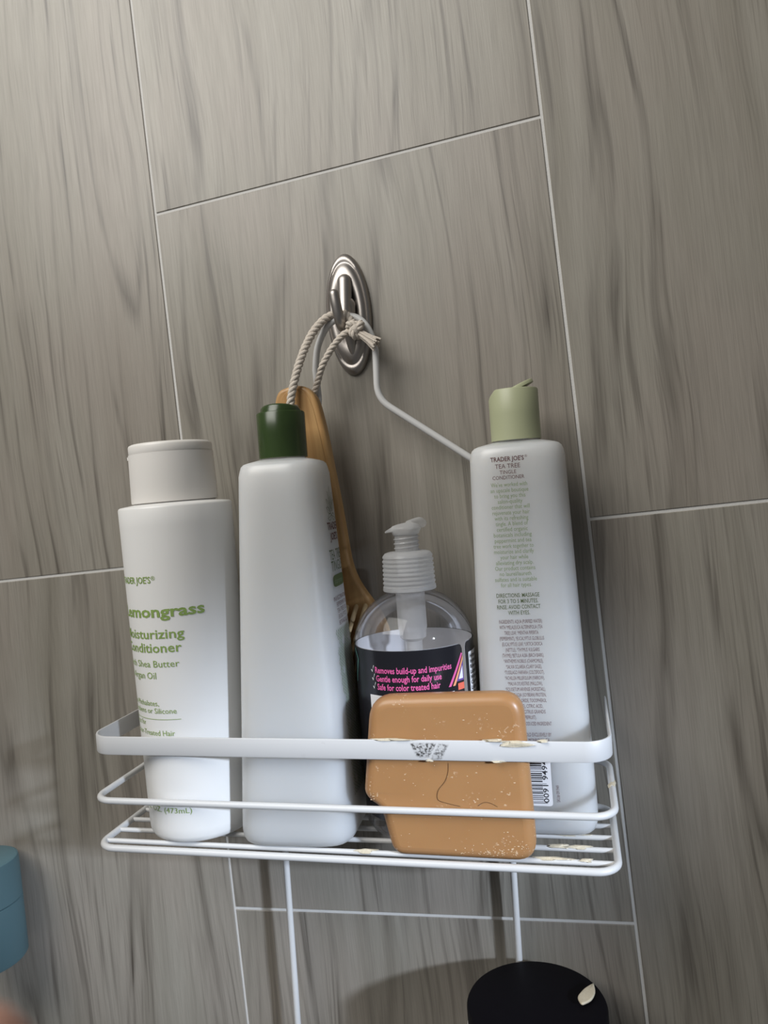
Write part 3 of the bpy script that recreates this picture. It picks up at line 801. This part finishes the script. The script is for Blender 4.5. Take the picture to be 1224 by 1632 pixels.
# pump: collar with ribs, stem with thread, head with spout, housing and dip tube
b = MB(); cprof = [(0.0150, 0.1412), (0.0160, 0.1412), (0.0162, 0.1420)]
for k in range(7):
    z = 0.1428 + k * 0.0026; cprof += [(0.0160 - k * 0.00008, z), (0.0160 - k * 0.00008, z + 0.0009), (0.0154 - k * 0.00008, z + 0.0013), (0.0154 - k * 0.00008, z + 0.0021)]
cprof += [(0.0153, 0.1612), (0.0150, 0.1622), (0.0138, 0.1636), (0.0120, 0.1642), (0.0078, 0.1646)]
b.lathe(cprof, 56, cap0=False, cap1=False); b.build('pump_collar', 'opaline', C1, angle=35)
stm = MB().lathe([(0.0066, 0.150), (0.0066, 0.1640), (0.0072, 0.1644), (0.0070, 0.1752)], 32, cap0=False).build('pump_stem', 'frosted', C1)
th = [(0.0073 * math.cos(a), 0.0073 * math.sin(a), 0.1650 + 0.0108 * a / (2 * PI * 4)) for a in [2 * PI * 4 * k / 120 for k in range(121)]]
MB().tube(th, 0.00055, 6).build('stem_thread', 'frosted', stm)
hd = MB()
hd.loft([[(r * math.cos(2 * PI * k / 32) * ex, r * math.sin(2 * PI * k / 32), z + sk * math.cos(2 * PI * k / 32)) for k in range(32)]
         for r, ex, z, sk in ((0.0074, 1, 0.1744, 0), (0.0080, 1, 0.1748, 0), (0.0083, 1.02, 0.1762, 0), (0.0087, 1.08, 0.1776, -0.0002), (0.0086, 1.08, 0.1788, 0), (0.0074, 1.06, 0.1802, 0.0002), (0.0046, 1.06, 0.1812, 0.0003), (0.0006, 1, 0.1816, 0))])
hd.loft([[(x, y * 0.0055 - 0.0, z + zz * h) for (y, zz) in ((-1, -0.6), (-0.7, -1), (0.7, -1), (1, -0.6), (1, 0.6), (0.6, 1), (-0.6, 1), (-1, 0.6))]
         for x, z, h in ((-0.0060, 0.1782, 0.0018), (-0.0088, 0.1777, 0.0013), (-0.0116, 0.1768, 0.0006))])
hd = hd.build('pump_head', 'opaline', C1, angle=50)
sp = [(0.0015, 0.004, 0.1798), (0.0035, 0.012, 0.1806), (0.0052, 0.020, 0.1808), (0.0060, 0.0235, 0.1796)]
MB().tube(smooth_path(sp, 4), 0.0030, 12, round_ends=False).build('spout', 'opaline', hd)
b = MB(); b.lathe([(0.0088, 0.1400), (0.0088, 0.1180), (0.0082, 0.1160), (0.0078, 0.1120), (0.0052, 0.1100), (0.0052, 0.1010), (0.0040, 0.1000)], 32); b.build('pump_housing', 'opaline', C1, angle=45)
MB().tube([(0, 0, 0.102), (0.001, 0, 0.05), (0.004, 0, 0.006)], 0.0024, 12).build('dip_tube', 'frosted', C1)

# ------------------------------------------------------------------ soap bar
soap_out = rounded([(0.1768, 0.0885, 0.013), (0.1697, 0.0345, 0.004), (0.1728, 0.0300, 0.004), (0.1787, 0.0262, 0.003), (0.1815, 0.0140, 0.008), (0.1845, 0.0000, 0.012), (0.2630, -0.0004, 0.012), (0.2626, 0.0240, 0.02),
                    (0.2605, 0.0905, 0.013)], 8)
cx = 0.22
S1 = empty('soap_bar', 'chunky caramel brown soap bar with dried foam, standing at the front of the caddy', 'soap')
place(S1, cx, 0.0, ZS)
slab([(p.x - cx, p.y) for p in soap_out], 0.0024, 0.0162, 0.0058, 7).build('bar', 'soap', S1, angle=60)
hp = smooth_path([(0.2190 - cx, 0.0022, 0.0530), (0.2185 - cx, 0.0022, 0.0480), (0.2165 - cx, 0.0022, 0.0430), (0.2125 - cx, 0.0022, 0.0380), (0.2120 - cx, 0.0022, 0.0330), (0.2165 - cx, 0.0022, 0.0312), (0.2240 - cx, 0.0022, 0.0296)], 5)
MB().tube(hp, 0.00010, 5).build('hair', 'hair', S1)
hp = smooth_path([(0.2335 - cx, 0.0022, 0.0302), (0.2370 - cx, 0.0022, 0.0322), (0.2405 - cx, 0.0022, 0.0318), (0.2440 - cx, 0.0022, 0.0300)], 5)
MB().tube(hp, 0.00009, 5).build('hair', 'hair', S1)
# foam crust near the lower edge and on top
rnd = random.Random(11); fm = MB()
spots = [(rnd.gauss(0.236, 0.009), abs(rnd.gauss(0.0, 0.0025)) + 0.0035) for _ in range(60)] + [(rnd.gauss(0.253, 0.004), rnd.gauss(0.0085, 0.0022)) for _ in range(36)] + \
        [(rnd.gauss(0.1765, 0.0012), rnd.gauss(0.0335, 0.0012)) for _ in range(8)] + [(rnd.uniform(0.185, 0.255), rnd.uniform(0.01, 0.083)) for _ in range(46)]
for k, (x, z) in enumerate(spots):
    if not (0.172 < x < 0.259 and z > 0.003): continue
    e = max(0, 0.0058 - z) if z < 0.0058 else 0
    y = 0.0024 + 0.0058 - math.sqrt(max(0, 0.0058 ** 2 - e * e))
    r = rnd.uniform(0.00012, 0.00032)
    fm.blob((x - cx, y, z), (r * rnd.uniform(1, 2.2), 0.00022, r), seed=k, n=6)
o = fm.build('foam_crust', 'foam', S1); o['kind'] = 'stuff'

# ------------------------------------------------------------------ bath brush hanging by a cotton rope
BR = empty('bath_brush', 'bamboo bath brush with wooden pins hanging by cotton rope behind the bottles', 'brush')
BR.location = (0.11, -0.03, 0.10)
bo = V((0.11, -0.03, 0.10))
R_ = [(0.0960, 0.1045), (0.1025, 0.1068), (0.1090, 0.1070), (0.1151, 0.1054), (0.1195, 0.1007), (0.1220, 0.0947), (0.1234, 0.0845), (0.1246, 0.0702), (0.1256, 0.0498), (0.1267, 0.0292), (0.1273, 0.0086), (0.1278, -0.008),
      (0.1296, -0.0186), (0.133, -0.0275), (0.1389, -0.0380), (0.1434, -0.0470), (0.1465, -0.058), (0.1480, -0.072), (0.1482, -0.100), (0.1470, -0.125), (0.142, -0.145), (0.133, -0.157), (0.121, -0.162)]
Lf = [(0.109, -0.158), (0.099, -0.147), (0.0925, -0.127), (0.0900, -0.100), (0.0893, -0.072), (0.0903, -0.055), (0.0935, -0.043), (0.0985, -0.033), (0.1015, -0.023), (0.1025, -0.010), (0.1015, 0.01), (0.0993, 0.03), (0.0970, 0.05), (0.0945, 0.07), (0.0925, 0.085), (0.0922, 0.096)]
ol = smooth_path([V((x, z)).to_3d() for x, z in R_ + Lf], 3, closed=True)
ol = [(p.x, p.y) for p in ol]
def yfront(z): return -0.037 + 0.1 * (0.105 - z)
def tilt3(p): return (p[0] - bo.x, p[1] + yfront(p[2]) - bo.y, p[2] - bo.z)
paddle = slab(ol, 0.0, 0.0090, 0.0022, 4, tilt3).build('paddle', 'wood', BR, angle=28)
# raised bevelled tongue of the handle running down onto the paddle
Rin = [(0.1060, 0.1050), (0.1123, 0.1040), (0.1165, 0.0985), (0.1188, 0.0911), (0.1206, 0.0747), (0.1220, 0.0563), (0.1229, 0.0337), (0.1234, 0.0172), (0.1228, 0.0030), (0.1205, -0.008), (0.1160, -0.0140)]
Lin = [(0.1105, -0.010), (0.1060, 0.000), (0.1050, 0.0172), (0.1030, 0.0337), (0.1005, 0.0563), (0.0978, 0.0747), (0.0960, 0.0911), (0.0985, 0.1010)]
il = smooth_path([V((x, z)).to_3d() for x, z in Rin + Lin], 3, closed=True)
slab([(p.x, p.y) for p in il], -0.0003, 0.004, 0.0003, 3, tilt3).build('handle_face', 'wood', BR, angle=28)
d = V((-0.05, -0.78, -0.62)).normalized(); pegs = []
pm = None
for r in range(16):
    for k in range(7):
        x = 0.0960 + 0.0064 * k + (0.0032 if r % 2 else 0); z = -0.0395 - r * 0.0068
        if x > 0.1372 or (r == 0 and x < 0.105): continue
        p0 = V((x, yfront(z) + 0.001, z)); L = 0.0125
        if pm is None:
            pmb = MB().tube([V((0, 0, 0)), d * L * 0.5, d * L], 0.0016, 8, round_ends=True)
            po = pmb.build('pin', 'peg', paddle, angle=60); pm = po.data
        else:
            po = bpy.data.objects.new('pin', pm); COL.objects.link(po); po.parent = paddle
        po.location = p0 - bo

def twisted(pts, R, strands=3, turns_per_m=95, sides=6, mb=None):
    P = smooth_path(pts, 14); N = len(P); mb = mb or MB()
    L = [0]
    for i in range(1, N): L.append(L[-1] + (P[i] - P[i - 1]).length)
    up = V((0, 1, 0)); fr = []
    nrm = None
    for i in range(N):
        T = (P[min(i + 1, N - 1)] - P[max(i - 1, 0)]).normalized()
        if nrm is None: nrm = (up - T * up.dot(T)).normalized()
        nrm = (nrm - T * nrm.dot(T)).normalized(); fr.append((nrm.copy(), T.cross(nrm)))
    for s in range(strands):
        path = []
        for i in range(N):
            a = 2 * PI * (s / strands + L[i] * turns_per_m)
            path.append(P[i] + (fr[i][0] * math.cos(a) + fr[i][1] * math.sin(a)) * R * 0.50 - bo)
        mb.tube(path, R * 0.56, sides, round_ends=True)
    return mb
RL = [(0.1072, -0.0330, 0.0925), (0.1066, -0.0405, 0.0925), (0.1068, -0.0425, 0.0965), (0.1107, -0.041, 0.1101), (0.1152, -0.037, 0.1241), (0.1203, -0.032, 0.1363), (0.1262, -0.028, 0.1450), (0.1325, -0.0235, 0.1505), (0.1380, -0.0195, 0.1520),
      (0.1430, -0.0200, 0.1508), (0.1466, -0.0225, 0.1457), (0.1495, -0.026, 0.1400)]
RR = [(0.1495, -0.026, 0.1385), (0.1427, -0.028, 0.136), (0.1353, -0.030, 0.1292), (0.1274, -0.031, 0.1189), (0.1227, -0.0285, 0.1118), (0.1172, -0.0255, 0.1029), (0.1110, -0.0262, 0.0945), (0.1075, -0.031, 0.0925)]
rope = twisted(RL, 0.0027).build('rope', 'rope', BR, angle=80)
twisted(RR, 0.0022).build('rope', 'rope', BR, angle=80)
kn = []
for k in range(60):
    a = 2 * PI * k / 60
    x, y, z = math.sin(a) + 1.5 * math.sin(2 * a), math.cos(a) - 1.5 * math.cos(2 * a), -math.sin(3 * a)
    kn.append(V((0.1507, -0.0275, 0.1383)) + V((x * 0.0019, z * 0.0022, y * 0.0020)))
mb = twisted(kn + [kn[0]], 0.0024, 3, 95)
mb.blob(tuple(V((0.1507, -0.0272, 0.1383)) - bo), (0.0050, 0.0040, 0.0054), seed=3)
mb.build('rope_knot', 'rope', rope, angle=80)
tl = MB(); rnd = random.Random(5)
a0, a1 = V((0.1535, -0.028, 0.1350)), V((0.1640, -0.029, 0.1258))
ax = (a1 - a0).normalized(); s1 = ax.cross(V((0, 1, 0))).normalized(); s2 = ax.cross(s1)
for k in range(34):
    r = 0.0034 * math.sqrt(rnd.random()); an = rnd.uniform(0, 2 * PI); off = s1 * math.cos(an) * r + s2 * math.sin(an) * r * 0.8
    e = a1 + off * 1.35 + ax * rnd.uniform(-0.0012, 0.0012)
    tl.tube([a0 + off * 0.6 - bo, (a0 + e) / 2 + off * 0.15 - bo, e - bo], 0.00062, 5)
tl.build('rope_tail', 'rope', rope, angle=80)

# ------------------------------------------------------------------ jar with black lid on the lower tier
J1 = empty('lidded_jar', 'white jar with a flat black lid on the lower caddy tier, at the bottom edge', 'jar')
place(J1, 0.2544, 0.0415, -0.2480 + 0.0016)
JH = 0.2464 - 0.1000
MB().lathe([(0.036, 0), (0.0402, 0.002), (0.0409, 0.006), (0.0409, JH - 0.014), (0.0406, JH - 0.0120), (0.0370, JH - 0.0115)], 64).build('jar_body', 'white', J1)
MB().lathe([(0.0396, JH - 0.0118), (0.0404, JH - 0.0112), (0.0404, JH - 0.0016), (0.0398, JH - 0.0004), (0.0388, JH), (0.001, JH)], 72).build('lid', 'black', J1)
ch = slab(rounded([(-0.0105, -0.0010, 0.002), (-0.004, -0.0042, 0.003), (0.004, -0.0036, 0.004), (0.0112, 0.0008, 0.0012), (0.004, 0.0036, 0.004), (-0.006, 0.0040, 0.003)], 4), -0.0016, 0.0, 0.0007, 3, lambda p: (p[0], p[2], -p[1])).build('soap_sliver', 'residue')
tag(ch, 'pale tan sliver of soap lying on the black jar lid', 'soap chip')
place(ch, 0.2835, 0.0490, -0.1000 + 0.0017, 1.15)

# ------------------------------------------------------------------ teal holder at the left edge
T1 = empty('wall_holder', 'teal plastic cylindrical holder on the tile wall at the lower left edge', 'holder')
T1.location = (-0.1965, -0.0345, -0.2850)
MB().lathe([(0.024, 0.0), (0.0286, 0.0008), (0.0300, 0.0026), (0.0302, 0.0438), (0.0296, 0.0445)], 64).build('cup', 'teal', T1)
b = MB(); b.lathe([(0.0294, 0.0446), (0.0302, 0.0453), (0.0302, 0.0735), (0.0296, 0.0755), (0.0278, 0.0766), (0.001, 0.0768)], 64); slv = b.build('upper_sleeve', 'teal', T1)
b = MB(); vs = []
for i in range(9):
    a = -PI / 2 - 0.55 + 0.92 * i / 8
    for z in (0.0550, 0.0690): vs.append((0.03035 * math.cos(a), 0.03035 * math.sin(a), z))
b.add(vs, [(2 * i, 2 * i + 2, 2 * i + 3, 2 * i + 1) for i in range(8)]); b.build('slot_shade', 'dark', slv)  # dark patch laid on the sleeve surface, slot's inner shade painted, not recessed
MB().box((-0.022, 0.016, 0.015), (-0.006, 0.0345, 0.065)).build('wall_bracket', 'teal', T1, smooth=False)

# ------------------------------------------------------------------ fingertip of the person holding the camera
def ray(px, py, t): return CP + right * ((px - 612) / 1226 * t) + down * ((py - 816) / 1226 * t) + fwd * t
f0 = ray(-62, 1732, 0.058); fdir = (right * 0.55 - down * 0.55 + fwd * 0.30).normalized()
fing = empty('person', 'blurred pinkish fingertip of the person photographing, bottom left corner', 'person')
fing.location = f0
pts = [-fdir * 0.055, -fdir * 0.040, -fdir * 0.028, -fdir * 0.022, -fdir * 0.012, -fdir * 0.004, fdir * 0.0]
fg = MB().tube(pts, [0.0080, 0.0076, 0.0077, 0.0072, 0.0070, 0.0064, 0.0056], 20, round_ends=True).build('finger', 'skin', fing)
nl = MB(); sd_ = fdir.cross(fwd).normalized(); upn = sd_.cross(fdir).normalized()
if upn.dot(fwd) < 0: upn = -upn
vs = []
for i in range(6):
    for j in range(7):
        a = -0.85 + 1.7 * j / 6; r = 0.0071 - 0.0008 * (i / 5)
        vs.append(tuple(-fdir * 0.0105 + fdir * 0.0135 * i / 5 + (upn * math.cos(a) + sd_ * math.sin(a)) * r))
nl.add(vs, [(i * 7 + j, i * 7 + j + 1, (i + 1) * 7 + j + 1, (i + 1) * 7 + j) for i in range(5) for j in range(6)])
nl.build('fingernail', 'nail', fg)
